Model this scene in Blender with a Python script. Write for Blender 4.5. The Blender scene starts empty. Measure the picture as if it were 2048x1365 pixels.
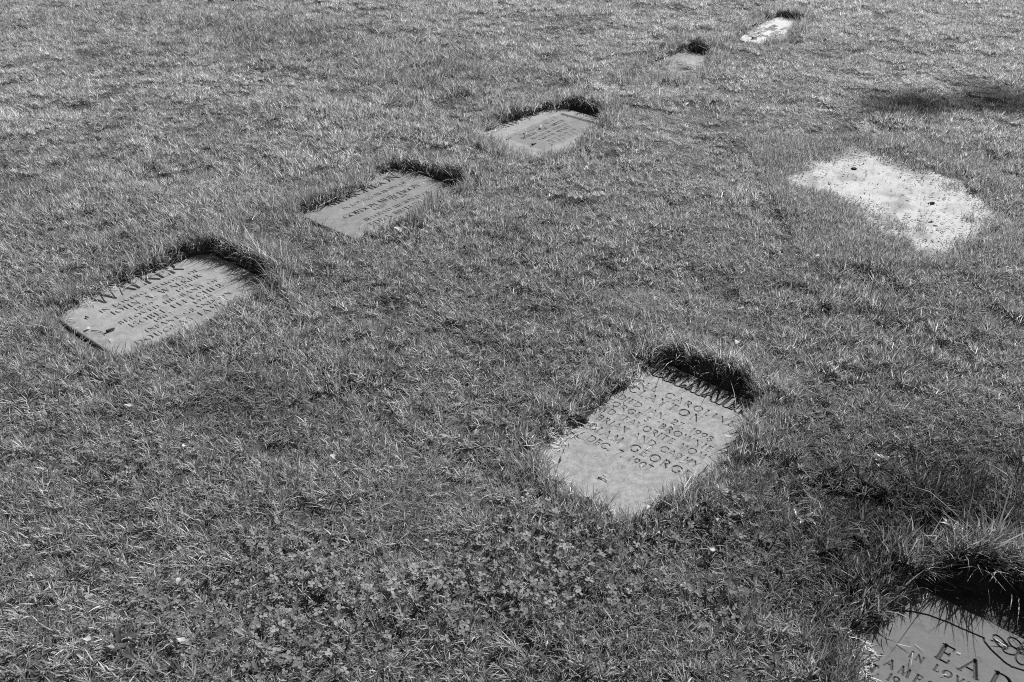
import bpy, math
import numpy as np
from mathutils import Vector, Matrix

RNG = np.random.default_rng(11)
PI = math.pi
rad = math.radians
scene = bpy.context.scene
COL = scene.collection

# ------------------------------------------------------------------ camera, sky, sun, exposure
CAM_H = 1.6
PITCH = 32.57
F_PX = 1991.0
cam_data = bpy.data.cameras.new('camera')
cam = bpy.data.objects.new('camera', cam_data)
COL.objects.link(cam)
cam.location = (0, 0, CAM_H)
cam.rotation_euler = (rad(90 - PITCH), 0, 0)
cam_data.sensor_width = 36
cam_data.lens = 36 * F_PX / 2048
cam_data.clip_start = 0.05
cam_data.clip_end = 600
cam_data.dof.use_dof = True
cam_data.dof.focus_distance = 2.6
cam_data.dof.aperture_fstop = 14.0
scene.camera = cam

SUN_AZ, SUN_EL = 50.0, 43.0
world = bpy.data.worlds.new('World')
scene.world = world
world.use_nodes = True
wn = world.node_tree
bg = wn.nodes['Background']
sky = wn.nodes.new('ShaderNodeTexSky')
sky.sky_type = 'NISHITA'
sky.sun_disc = False
sky.sun_elevation = rad(SUN_EL)
sky.sun_rotation = rad(90 - SUN_AZ)
bw = wn.nodes.new('ShaderNodeRGBToBW')          # black-and-white photograph: the sky as grey light
wn.links.new(sky.outputs[0], bw.inputs[0])
wn.links.new(bw.outputs[0], bg.inputs[0])
bg.inputs[1].default_value = 0.04

sun_dir = Vector((math.cos(rad(SUN_EL)) * math.cos(rad(SUN_AZ)), math.cos(rad(SUN_EL)) * math.sin(rad(SUN_AZ)), math.sin(rad(SUN_EL))))
sd_ = bpy.data.lights.new('sun', 'SUN')
sd_.energy = 5.0
sd_.angle = rad(0.53)
sd_.color = (1, 1, 1)
sun = bpy.data.objects.new('sun', sd_)
COL.objects.link(sun)
sun.location = sun_dir * 40
sun.rotation_euler = sun_dir.to_track_quat('Z', 'Y').to_euler()

scene.render.engine = 'CYCLES'
scene.cycles.use_denoising = False
scene.cycles.filter_width = 1.0
scene.cycles.max_bounces = 8
scene.cycles.diffuse_bounces = 3
scene.cycles.transmission_bounces = 4
scene.view_settings.view_transform = 'Standard'
scene.view_settings.look = 'None'
scene.view_settings.exposure = 0.62
scene.view_settings.gamma = 1.0
scene.view_settings.use_curve_mapping = False


# ------------------------------------------------------------------ helpers
def ground_pt(u, v, z=0.0):
    """the place (x, y) at height z that the photograph shows at pixel (u, v) of 2048 x 1365"""
    x, y = (u - 1024) / F_PX, (v - 682.5) / F_PX
    c, s = math.cos(rad(PITCH)), math.sin(rad(PITCH))
    k = (CAM_H - z) / (s + y * c)
    return np.array([x * k, (c - y * s) * k])


_tab = np.random.default_rng(5).random((256, 256))


def vnoise(x, y, seed=0):
    x = np.asarray(x, float) + seed * 37.37
    y = np.asarray(y, float) + seed * 91.17
    xi, yi = np.floor(x).astype(int), np.floor(y).astype(int)
    fx, fy = x - xi, y - yi
    fx = fx * fx * (3 - 2 * fx)
    fy = fy * fy * (3 - 2 * fy)
    g = lambda a, b: _tab[a & 255, b & 255]
    return (g(xi, yi) * (1 - fx) + g(xi + 1, yi) * fx) * (1 - fy) + (g(xi, yi + 1) * (1 - fx) + g(xi + 1, yi + 1) * fx) * fy


def fbm(x, y, size, seed=0, octaves=3):
    """0..1 noise with features of the given size in metres"""
    t, a, n = 0, 1.0, 0.0
    for o in range(octaves):
        t = t + a * vnoise(np.asarray(x) / size * 2 ** o, np.asarray(y) / size * 2 ** o, seed + o * 3)
        n += a
        a *= 0.5
    return t / n


def sstep(a, b, x):
    t = np.clip((x - a) / (b - a), 0, 1)
    return t * t * (3 - 2 * t)


def poly_sd(P, x, y):
    """signed distance to a polygon, negative inside"""
    x = np.asarray(x, float)
    y = np.asarray(y, float)
    d = np.full(x.shape, 1e9)
    ins = np.zeros(x.shape, bool)
    n = len(P)
    for i in range(n):
        ax, ay = P[i]
        bx, by = P[(i + 1) % n]
        ex, ey = bx - ax, by - ay
        t = np.clip(((x - ax) * ex + (y - ay) * ey) / (ex * ex + ey * ey + 1e-12), 0, 1)
        d = np.minimum(d, np.hypot(x - ax - t * ex, y - ay - t * ey))
        c = (ay > y) != (by > y)
        with np.errstate(divide='ignore', invalid='ignore'):
            ins ^= c & (x < (bx - ax) * (y - ay) / (by - ay if by != ay else 1e-12) + ax)
    return np.where(ins, -d, d)


def mesh_obj(name, verts, faces_flat, counts, mat, parent=None, attrs=None, smooth=False):
    """link ONE mesh object built from flat arrays"""
    me = bpy.data.meshes.new(name)
    verts = np.asarray(verts, np.float32)
    faces_flat = np.asarray(faces_flat, np.int32)
    counts = np.asarray(counts, np.int32)
    me.vertices.add(len(verts))
    me.vertices.foreach_set('co', verts.ravel())
    me.loops.add(len(faces_flat))
    me.loops.foreach_set('vertex_index', faces_flat)
    me.polygons.add(len(counts))
    starts = np.concatenate([[0], np.cumsum(counts)[:-1]]).astype(np.int32) if len(counts) else np.zeros(0, np.int32)
    me.polygons.foreach_set('loop_start', starts)
    if smooth:
        me.polygons.foreach_set('use_smooth', np.ones(len(counts), bool))
    for k, v in (attrs or {}).items():
        a = me.attributes.new(k, 'FLOAT', 'POINT')
        a.data.foreach_set('value', np.asarray(v, np.float32))
    me.update(calc_edges=True)
    if mat:
        me.materials.append(mat)
    o = bpy.data.objects.new(name, me)
    if parent is not False:
        COL.objects.link(o)
        if parent is not None:
            o.parent = parent
    return o


def empty(name, loc, rz=0.0, parent=None):
    o = bpy.data.objects.new(name, None)
    o.empty_display_size = 0.05
    o.location = loc
    o.rotation_euler = (0, 0, rz)
    COL.objects.link(o)
    if parent:
        o.parent = parent
    return o


def tag(o, label=None, cat=None, group=None, kind=None):
    for k, v in (('label', label), ('category', cat), ('group', group), ('kind', kind)):
        if v:
            o[k] = v
    return o


# ------------------------------------------------------------------ materials (all grey: the photograph is black and white)
def new_mat(name):
    m = bpy.data.materials.new(name)
    m.use_nodes = True
    nt = m.node_tree
    for n in list(nt.nodes):
        nt.nodes.remove(n)
    out = nt.nodes.new('ShaderNodeOutputMaterial')
    return m, nt, out


def N(nt, kind, **kw):
    n = nt.nodes.new(kind)
    for k, v in kw.items():
        setattr(n, k, v)
    return n


def math_node(nt, op, a, b=None):
    n = N(nt, 'ShaderNodeMath', operation=op)
    for i, v in enumerate((a, b)):
        if v is None:
            continue
        if isinstance(v, (int, float)):
            n.inputs[i].default_value = v
        else:
            nt.links.new(v, n.inputs[i])
    return n.outputs[0]


def leaf_mat(name, instanced=False, base=1.0, transl=0.45, rough=0.5, spec=0.34):
    m, nt, out = new_mat(name)
    a = N(nt, 'ShaderNodeAttribute', attribute_name='tone')
    col = math_node(nt, 'MULTIPLY', a.outputs['Fac'], base)
    if instanced:
        b = N(nt, 'ShaderNodeAttribute', attribute_name='itone')
        b.attribute_type = 'INSTANCER'
        col = math_node(nt, 'MULTIPLY', col, b.outputs['Fac'])
    pb = N(nt, 'ShaderNodeBsdfPrincipled')
    nt.links.new(col, pb.inputs['Base Color'])
    pb.inputs['Roughness'].default_value = rough
    pb.inputs['Specular IOR Level'].default_value = spec
    tr = N(nt, 'ShaderNodeBsdfTranslucent')
    c2 = math_node(nt, 'MULTIPLY', col, 1.25)
    nt.links.new(c2, tr.inputs['Color'])
    mx = N(nt, 'ShaderNodeMixShader')
    mx.inputs[0].default_value = transl
    nt.links.new(pb.outputs[0], mx.inputs[1])
    nt.links.new(tr.outputs[0], mx.inputs[2])
    nt.links.new(mx.outputs[0], out.inputs[0])
    return m


def rough_mat(name, c0, c1, scale=40.0, detail=6.0, bump=0.3, bdist=0.002, fine=400.0, rough=0.9, attr=None, attr_gain=0.0, spots=0.0):
    """mineral surface: two mottled greys, fine grain, relief; attr darkens where dirt is worn in"""
    m, nt, out = new_mat(name)
    tc = N(nt, 'ShaderNodeTexCoord')
    n1 = N(nt, 'ShaderNodeTexNoise')
    n1.inputs['Scale'].default_value = scale
    n1.inputs['Detail'].default_value = detail
    n1.inputs['Roughness'].default_value = 0.62
    n2 = N(nt, 'ShaderNodeTexNoise')
    n2.inputs['Scale'].default_value = fine
    n2.inputs['Detail'].default_value = 3
    for n in (n1, n2):
        nt.links.new(tc.outputs['Object'], n.inputs['Vector'])
    f = math_node(nt, 'ADD', math_node(nt, 'MULTIPLY', n1.outputs[0], 0.55), math_node(nt, 'MULTIPLY', n2.outputs[0], 0.45))
    mr = N(nt, 'ShaderNodeMapRange')
    mr.inputs[1].default_value = 0.38
    mr.inputs[2].default_value = 0.62
    mr.inputs[3].default_value = c0
    mr.inputs[4].default_value = c1
    nt.links.new(f, mr.inputs[0])
    col = mr.outputs[0]
    if spots:
        v = N(nt, 'ShaderNodeTexNoise')
        v.inputs['Scale'].default_value = 90
        v.inputs['Detail'].default_value = 8
        nt.links.new(tc.outputs['Object'], v.inputs['Vector'])
        s = N(nt, 'ShaderNodeMapRange')
        s.inputs[1].default_value = 0.60
        s.inputs[2].default_value = 0.68
        s.inputs[3].default_value = 1
        s.inputs[4].default_value = 1 - spots
        nt.links.new(v.outputs[0], s.inputs[0])
        col = math_node(nt, 'MULTIPLY', col, s.outputs[0])
    if attr:
        a = N(nt, 'ShaderNodeAttribute', attribute_name=attr)
        g = math_node(nt, 'SUBTRACT', 1.0, math_node(nt, 'MULTIPLY', a.outputs['Fac'], attr_gain))
        col = math_node(nt, 'MULTIPLY', col, g)
    pb = N(nt, 'ShaderNodeBsdfPrincipled')
    nt.links.new(col, pb.inputs['Base Color'])
    pb.inputs['Roughness'].default_value = rough
    pb.inputs['Specular IOR Level'].default_value = 0.25
    bp = N(nt, 'ShaderNodeBump')
    bp.inputs['Strength'].default_value = bump
    bp.inputs['Distance'].default_value = bdist
    nt.links.new(f, bp.inputs['Height'])
    nt.links.new(bp.outputs[0], pb.inputs['Normal'])
    nt.links.new(pb.outputs[0], out.inputs[0])
    return m


def plain_mat(name, c, rough=0.7, transl=0.0):
    m, nt, out = new_mat(name)
    tc = N(nt, 'ShaderNodeTexCoord')
    n1 = N(nt, 'ShaderNodeTexNoise')
    n1.inputs['Scale'].default_value = 120
    nt.links.new(tc.outputs['Object'], n1.inputs['Vector'])
    col = math_node(nt, 'MULTIPLY', math_node(nt, 'ADD', math_node(nt, 'MULTIPLY', n1.outputs[0], 0.6), 0.7), c)
    pb = N(nt, 'ShaderNodeBsdfPrincipled')
    nt.links.new(col, pb.inputs['Base Color'])
    pb.inputs['Roughness'].default_value = rough
    pb.inputs['Specular IOR Level'].default_value = 0.3
    sh = pb.outputs[0]
    if transl:
        tr = N(nt, 'ShaderNodeBsdfTranslucent')
        nt.links.new(col, tr.inputs['Color'])
        mx = N(nt, 'ShaderNodeMixShader')
        mx.inputs[0].default_value = transl
        nt.links.new(sh, mx.inputs[1])
        nt.links.new(tr.outputs[0], mx.inputs[2])
        sh = mx.outputs[0]
    nt.links.new(sh, out.inputs[0])
    return m


M_GRASS_I = leaf_mat('grass_instanced', True)
M_GRASS = leaf_mat('grass_blades', False)
M_LEAF = leaf_mat('weed_leaf', False, transl=0.3, rough=0.38)
M_SOIL = rough_mat('soil', 0.025, 0.075, scale=25, bump=0.8, bdist=0.01, fine=220)
M_SAND = rough_mat('sand', 0.31, 0.47, scale=14, bump=0.35, bdist=0.006, fine=260, attr='dirt', attr_gain=0.6, spots=0.22)
M_WHITE = plain_mat('white_petal', 0.5, 0.6, 0.3)
M_BROWN = plain_mat('dead_leaf', 0.022, 1.0)
M_DARK = plain_mat('dark_twig', 0.035, 0.7)
M_STRAWTWIG = plain_mat('straw', 0.5, 0.6, 0.2)
M_CLOD = plain_mat('dark_earth', 0.03, 0.95)
M_BARK = plain_mat('bark', 0.12, 0.9)

# ------------------------------------------------------------------ openings in the turf (outlines traced as places on the ground)
def hole(px, h=0.032):
    P = np.array([ground_pt(u, v) for u, v in px])
    c = P.mean(0)
    n = P - c
    n /= np.linalg.norm(n, axis=1)[:, None]
    P = P + n * (h / CAM_H * P[:, 1] * np.clip(-n[:, 1] * 1.2, 0, 1))[:, None]      # grass stands in front of the near edges
    return P


HOLES = {
    'walker': hole([(135, 640), (160, 612), (195, 590), (245, 565), (300, 548), (350, 530), (400, 508), (430, 507), (480, 526), (535, 558), (527, 580), (480, 602), (430, 628), (400, 645), (345, 665), (300, 682), (260, 692), (218, 701), (186, 681), (155, 655)]),
    'murch': hole([(617, 428), (654, 415), (673, 404), (710, 387), (738, 374), (751, 359), (766, 348), (790, 340), (858, 346), (923, 366), (924, 380), (886, 394), (869, 404), (830, 419), (793, 439), (747, 458), (721, 471), (691, 467), (654, 454), (632, 443)]),
    'third': hole([(975, 265), (993, 259), (1004, 249), (1034, 239), (1069, 229), (1101, 219), (1145, 216), (1189, 221), (1211, 228), (1200, 245), (1195, 258), (1169, 264), (1145, 273), (1128, 287), (1116, 302), (1086, 306), (1048, 302), (1028, 292), (1006, 281), (980, 275)]),
    'fourth': hole([(1296, 148), (1330, 120), (1356, 106), (1384, 98), (1422, 108), (1414, 123), (1390, 142), (1379, 153), (1322, 158), (1272, 160), (1283, 148)]),
    'fifth': hole([(1496, 83), (1501, 72), (1507, 59), (1526, 47), (1543, 39), (1565, 34), (1590, 37), (1608, 42), (1598, 51), (1582, 60), (1558, 71), (1543, 79), (1528, 86), (1512, 87)]),
    'bel': hole([(1249, 786), (1265, 765), (1283, 748), (1305, 734), (1335, 724), (1383, 738), (1440, 760), (1500, 790), (1520, 806), (1499, 826), (1490, 850), (1470, 880), (1440, 910), (1405, 935), (1372, 950), (1345, 975), (1301, 1009), (1270, 1022), (1240, 1028), (1210, 1008), (1180, 992), (1150, 975), (1120, 950), (1095, 925), (1085, 909), (1108, 886), (1125, 868), (1131, 849), (1160, 842), (1185, 825), (1205, 812), (1230, 795)]),
    'ead': hole([(1715, 1345), (1722, 1300), (1738, 1272), (1760, 1250), (1792, 1226), (1815, 1178), (1880, 1150), (1960, 1155), (2040, 1180), (2110, 1230), (2160, 1320), (2180, 1420), (2060, 1520), (1880, 1540), (1740, 1450)], 0.025),
}
SAND = np.array([ground_pt(u, v) for u, v in [(1578, 366), (1615, 330), (1660, 314), (1710, 305), (1760, 316), (1830, 340), (1900, 368), (1948, 395), (1992, 432), (1940, 466), (1900, 476), (1890, 496), (1830, 500), (1800, 478), (1775, 478), (1748, 462), (1735, 440), (1700, 418), (1640, 402), (1590, 388)]])
_c = SAND.mean(0)
_n = (SAND - _c) / np.linalg.norm(SAND - _c, axis=1)[:, None]
SAND = SAND + _n * (0.03 + 0.05 * np.clip(-_n[:, 1], 0, 1))[:, None]
BOX = {k: (P.min(0) - 0.4, P.max(0) + 0.4) for k, P in HOLES.items()}


def hole_sd(x, y, keys=None):
    """distance to the nearest opening (0.4 when far), its index and the direction away from its middle"""
    d = np.full(np.shape(x), 0.4)
    idx = np.full(np.shape(x), -1)
    for i, k in enumerate(HOLES):
        lo, hi = BOX[k]
        m = (x > lo[0]) & (x < hi[0]) & (y > lo[1]) & (y < hi[1])
        if m.any():
            s = poly_sd(HOLES[k], x[m], y[m])
            s = s + 0.034 * (fbm(x[m], y[m], 0.06, 40) - 0.5)
            cur = d[m]
            upd = s < cur
            cur[upd] = s[upd]
            d[m] = cur
            ii = idx[m]
            ii[upd] = i
            idx[m] = ii
    return d, idx


def hole_normal(x, y):
    e = 0.012
    nx = hole_sd(x + e, y)[0] - hole_sd(x - e, y)[0]
    ny = hole_sd(x, y + e)[0] - hole_sd(x, y - e)[0]
    l = np.hypot(nx, ny) + 1e-9
    return nx / l, ny / l


SX, SY = math.cos(rad(SUN_AZ)), math.sin(rad(SUN_AZ))


def lawn_z(x, y):
    return 0.016 + 0.034 * (fbm(x, y, 0.55, 1) - 0.42) + 0.034 * (fbm(x, y, 0.15, 2, 2) - 0.5)


def ground_z(x, y):
    z = lawn_z(x, y)
    d, idx = hole_sd(x, y)
    near = d < 0.35
    if near.any():
        nx, ny = hole_normal(x[near], y[near])
        dn = d[near]
        sunny = np.clip(nx * SX + ny * SY, 0, 1)
        big = np.where(idx[near] == list(HOLES).index('ead'), 1.4, 1.0)
        zb = np.maximum(z[near], 0.006) + big * (0.002 + 0.014 * sunny) * np.exp(-(dn / 0.08) ** 2)
        t = sstep(-0.008, 0.022, dn)
        z[near] = (1 - t) * (-0.012) + t * zb
    s = poly_sd(SAND, x, y)
    t = sstep(0.10, -0.02, s)
    return z * (1 - t) + t * 0.008


# ------------------------------------------------------------------ ground
def build_ground():
    fx = np.arange(-4.3, 4.3001, 0.022)
    fy = np.arange(0.7, 8.4, 0.022)
    xs = np.concatenate([[-250, -120, -60, -30, -15, -9, -6], fx, [6, 9, 15, 30, 60, 120, 250]])
    ys = np.concatenate([[-250, -120, -60, -30, -12, -5, -2, 0], fy, [9, 11, 14, 20, 35, 60, 120, 250]])
    X, Y = np.meshgrid(xs, ys)
    Z = ground_z(X.ravel(), Y.ravel())
    Z = Z + 0.006 * (fbm(X.ravel(), Y.ravel(), 0.05, 9) - 0.5)
    nx, ny = len(xs), len(ys)
    i = (np.arange(ny - 1)[:, None] * nx + np.arange(nx - 1)[None, :]).ravel()
    F = np.stack([i, i + 1, i + nx + 1, i + nx], 1)
    o = mesh_obj('ground', np.stack([X.ravel(), Y.ravel(), Z], 1), F.ravel(), np.full(len(F), 4), M_SOIL, smooth=True)
    tag(o, kind='structure')


build_ground()


def build_sand():
    lo, hi = SAND.min(0) - 0.06, SAND.max(0) + 0.06
    xs, ys = np.arange(lo[0], hi[0], 0.012), np.arange(lo[1], hi[1], 0.012)
    X, Y = np.meshgrid(xs, ys)
    x, y = X.ravel(), Y.ravel()
    s = poly_sd(SAND, x, y) + 0.15 * (fbm(x, y, 0.12, 21, 4) - 0.5)
    z = 0.017 + 0.012 * (fbm(x, y, 0.2, 22) - 0.5) + 0.0045 * (fbm(x, y, 0.028, 23) - 0.5)
    z = z - 0.03 * sstep(-0.01, 0.05, s)
    dirt = np.clip(sstep(-0.05, 0.03, s) * 0.7 + 0.5 * sstep(0.56, 0.7, fbm(x, y, 0.09, 24)), 0, 1)
    nx, ny = len(xs), len(ys)
    i = (np.arange(ny - 1)[:, None] * nx + np.arange(nx - 1)[None, :]).ravel()
    F = np.stack([i, i + 1, i + nx + 1, i + nx], 1)
    F = F[s[F].max(1) < 0.05]
    o = mesh_obj('sand_patch', np.stack([x, y, z], 1), F.ravel(), np.full(len(F), 4), M_SAND, smooth=True, attrs={'dirt': dirt})
    tag(o, kind='structure')


build_sand()


# ------------------------------------------------------------------ lettering: roman capitals as strokes, cap height 1
TH, TN = 0.17, 0.075


def Ls(x0, y0, x1, y1, w):
    return [(x0, y0, x1, y1, w)]


def Ar(cx, cy, rx, ry, a0, a1, n=12, w=None):
    r = []
    for k in range(n):
        a, b = rad(a0 + (a1 - a0) * k / n), rad(a0 + (a1 - a0) * (k + 1) / n)
        m = (a + b) / 2
        r.append((cx + rx * math.cos(a), cy + ry * math.sin(a), cx + rx * math.cos(b), cy + ry * math.sin(b), w or TN + (TH - TN) * abs(math.cos(m))))
    return r


def Se(x, y, h=0.13):
    return [(x - h, y, x + h, y, 0.055)]


def St(x):
    return Ls(x, 0, x, 1, TH) + Se(x, 0) + Se(x, 1)


def tick(x, y0, y1):
    return [(x, y0, x, y1, 0.06)]


GL = {
    'A': (0.82, Ls(.04, 0, .40, 1, TN) + Ls(.40, 1, .78, 0, TH) + Ls(.17, .36, .64, .36, TN) + Se(.04, 0, .1) + Se(.78, 0, .12)),
    'B': (0.66, St(.14) + Ls(.14, 1, .30, 1, TN) + Ls(.14, .53, .32, .53, TN) + Ls(.14, 0, .32, 0, TN) + Ar(.30, .765, .24, .235, 90, -90) + Ar(.32, .265, .28, .265, 90, -90)),
    'C': (0.86, Ar(.5, .5, .45, .5, 42, 318, 18) + tick(.84, .66, .9)),
    'D': (0.86, St(.14) + Ls(.14, 1, .38, 1, TN) + Ls(.14, 0, .38, 0, TN) + Ar(.38, .5, .44, .5, 90, -90, 16)),
    'E': (0.6, St(.14) + Ls(.14, 1, .54, 1, TN) + Ls(.14, .52, .46, .52, TN) + Ls(.14, 0, .57, 0, TN) + tick(.54, .82, 1) + tick(.57, 0, .2) + tick(.46, .43, .61)),
    'F': (0.56, St(.14) + Ls(.14, 1, .53, 1, TN) + Ls(.14, .52, .46, .52, TN) + tick(.53, .82, 1) + tick(.46, .43, .61)),
    'G': (0.9, Ar(.5, .5, .45, .5, 42, 310, 18) + Ls(.80, .06, .80, .42, TH) + Se(.80, .42, .12)),
    'H': (0.86, St(.14) + St(.72) + Ls(.14, .52, .72, .52, TN)),
    'I': (0.28, St(.14)),
    'J': (0.34, Ls(.2, 1, .2, .06, TH) + Se(.2, 1) + Ls(.2, .06, .12, -.12, .11) + Ls(.12, -.12, -.04, -.17, .08)),
    'K': (0.74, St(.14) + Ls(.16, .48, .62, 1, TN) + Ls(.28, .62, .72, 0, TH) + Se(.62, 1, .1) + Se(.74, 0, .1)),
    'L': (0.58, St(.14) + Ls(.14, 0, .56, 0, TN) + tick(.56, 0, .22)),
    'M': (1.0, Ls(.1, 0, .18, 1, TN) + Ls(.18, 1, .5, .04, TH) + Ls(.5, .04, .82, 1, TN) + Ls(.82, 1, .9, 0, TH) + Se(.1, 0, .1) + Se(.9, 0, .12)),
    'N': (0.86, Ls(.12, 0, .12, 1, TN) + Ls(.12, 1, .74, 0, TH) + Ls(.74, 0, .74, 1, TN) + Se(.12, 0, .1) + Se(.74, 1, .1)),
    'O': (0.98, Ar(.49, .5, .44, .5, 0, 360, 24)),
    'P': (0.6, St(.14) + Ls(.14, 1, .3, 1, TN) + Ls(.14, .45, .3, .45, TN) + Ar(.3, .725, .26, .275, 90, -90)),
    'R': (0.72, St(.14) + Ls(.14, 1, .3, 1, TN) + Ls(.14, .47, .3, .47, TN) + Ar(.3, .735, .25, .265, 90, -90) + Ls(.32, .46, .68, 0, TH)),
    'S': (0.52, Ar(.27, .74, .19, .25, 35, 250, 10, .1) + Ar(.26, .26, .21, .26, 75, -150, 10, .11) + tick(.45, .74, .92)),
    'T': (0.78, Ls(.39, 0, .39, 1, TH) + Se(.39, 0) + Ls(.04, 1, .74, 1, TN) + tick(.04, .8, 1) + tick(.74, .8, 1)),
    'U': (0.82, Ls(.14, 1, .14, .3, TH) + Ar(.42, .3, .28, .3, 180, 360) + Ls(.7, .3, .7, 1, TN) + Se(.14, 1) + Se(.7, 1, .1)),
    'V': (0.8, Ls(.03, 1, .4, 0, TH) + Ls(.4, 0, .76, 1, TN) + Se(.03, 1, .12) + Se(.76, 1, .1)),
    'W': (1.2, Ls(.03, 1, .32, 0, TH) + Ls(.32, 0, .6, 1, TN) + Ls(.6, 1, .9, 0, TH) + Ls(.9, 0, 1.16, 1, TN) + Se(.03, 1, .12) + Se(1.16, 1, .1)),
    'Y': (0.76, Ls(.03, 1, .38, .48, TH) + Ls(.38, .48, .72, 1, TN) + Ls(.38, .48, .38, 0, TH) + Se(.03, 1, .1) + Se(.72, 1, .1) + Se(.38, 0)),
    '0': (0.66, Ar(.33, .5, .28, .5, 0, 360, 20)),
    '1': (0.3, Ls(.16, 0, .16, 1, TH) + Ls(.16, 1, .02, .84, TN) + Se(.16, 0)),
    '2': (0.62, Ar(.3, .73, .23, .27, 165, -40, 12) + Ls(.48, .56, .06, .03, TN) + Ls(.05, .03, .58, .03, .12)),
    '3': (0.56, Ar(.24, .75, .22, .25, 150, -90) + Ar(.22, .25, .26, .26, 90, -140)),
    '4': (0.64, Ls(.44, 0, .44, 1, TH) + Ls(.44, 1, .04, .3, TN) + Ls(.04, .3, .6, .3, TN)),
    '5': (0.56, Ls(.14, 1, .5, 1, .11) + Ls(.14, 1, .1, .56, TN) + Ar(.22, .28, .27, .29, 115, -140)),
    '6': (0.64, Ar(.33, .32, .27, .32, 0, 360, 18) + Ls(.06, .32, .2, .74, .12) + Ls(.2, .74, .46, 1.05, .08)),
    '7': (0.6, Ls(.04, 1, .56, 1, .12) + Ls(.56, 1, .2, 0, .09) + tick(.04, .82, 1)),
    '8': (0.62, Ar(.31, .76, .21, .24, 0, 360, 16) + Ar(.31, .26, .26, .27, 0, 360, 16)),
    '9': (0.64, Ar(.31, .68, .27, .32, 0, 360, 18) + Ls(.58, .68, .44, .26, .12) + Ls(.44, .26, .18, -.05, .08)),
    '.': (0.18, Ls(.08, .05, .1, .05, .15)),
    "'": (0.16, Ls(.08, 1, .07, .78, .1)),
    '"': (0.34, Ls(.08, 1, .07, .78, .1) + Ls(.25, 1, .24, .78, .1)),
}


def layout(text, x0, x1, base, cap):
    """letters of one line spread evenly from x0 to x1: [(character, strokes in stone coordinates)]"""
    widths = [0.42 if c == ' ' else GL[c][0] for c in text]
    gap = ((x1 - x0) / cap - sum(widths)) / max(len(text) - 1, 1)
    out, x = [], 0.0
    for c, w in zip(text, widths):
        if c != ' ':
            out.append((c, [(x0 + (x + a) * cap, base - b * cap, x0 + (x + d) * cap, base - e * cap, max(ww * cap, 0.0014)) for a, b, d, e, ww in GL[c][1]]))
        x += w + gap
    return out


def axis(lo, hi, step, fine=None, coarse=0.008):
    """grid lines, fine only over the part that carries carving"""
    if fine is None:
        return np.linspace(lo, hi, int(round((hi - lo) / step)) + 1)
    a, b = fine
    parts = []
    if a > lo:
        parts.append(np.linspace(lo, a, max(2, int((a - lo) / coarse) + 1))[:-1])
    parts.append(np.linspace(a, b, int(round((b - a) / step)) + 1))
    if b < hi:
        parts.append(np.linspace(b, hi, max(2, int((hi - b) / coarse) + 1))[1:])
    return np.concatenate(parts)


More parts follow.
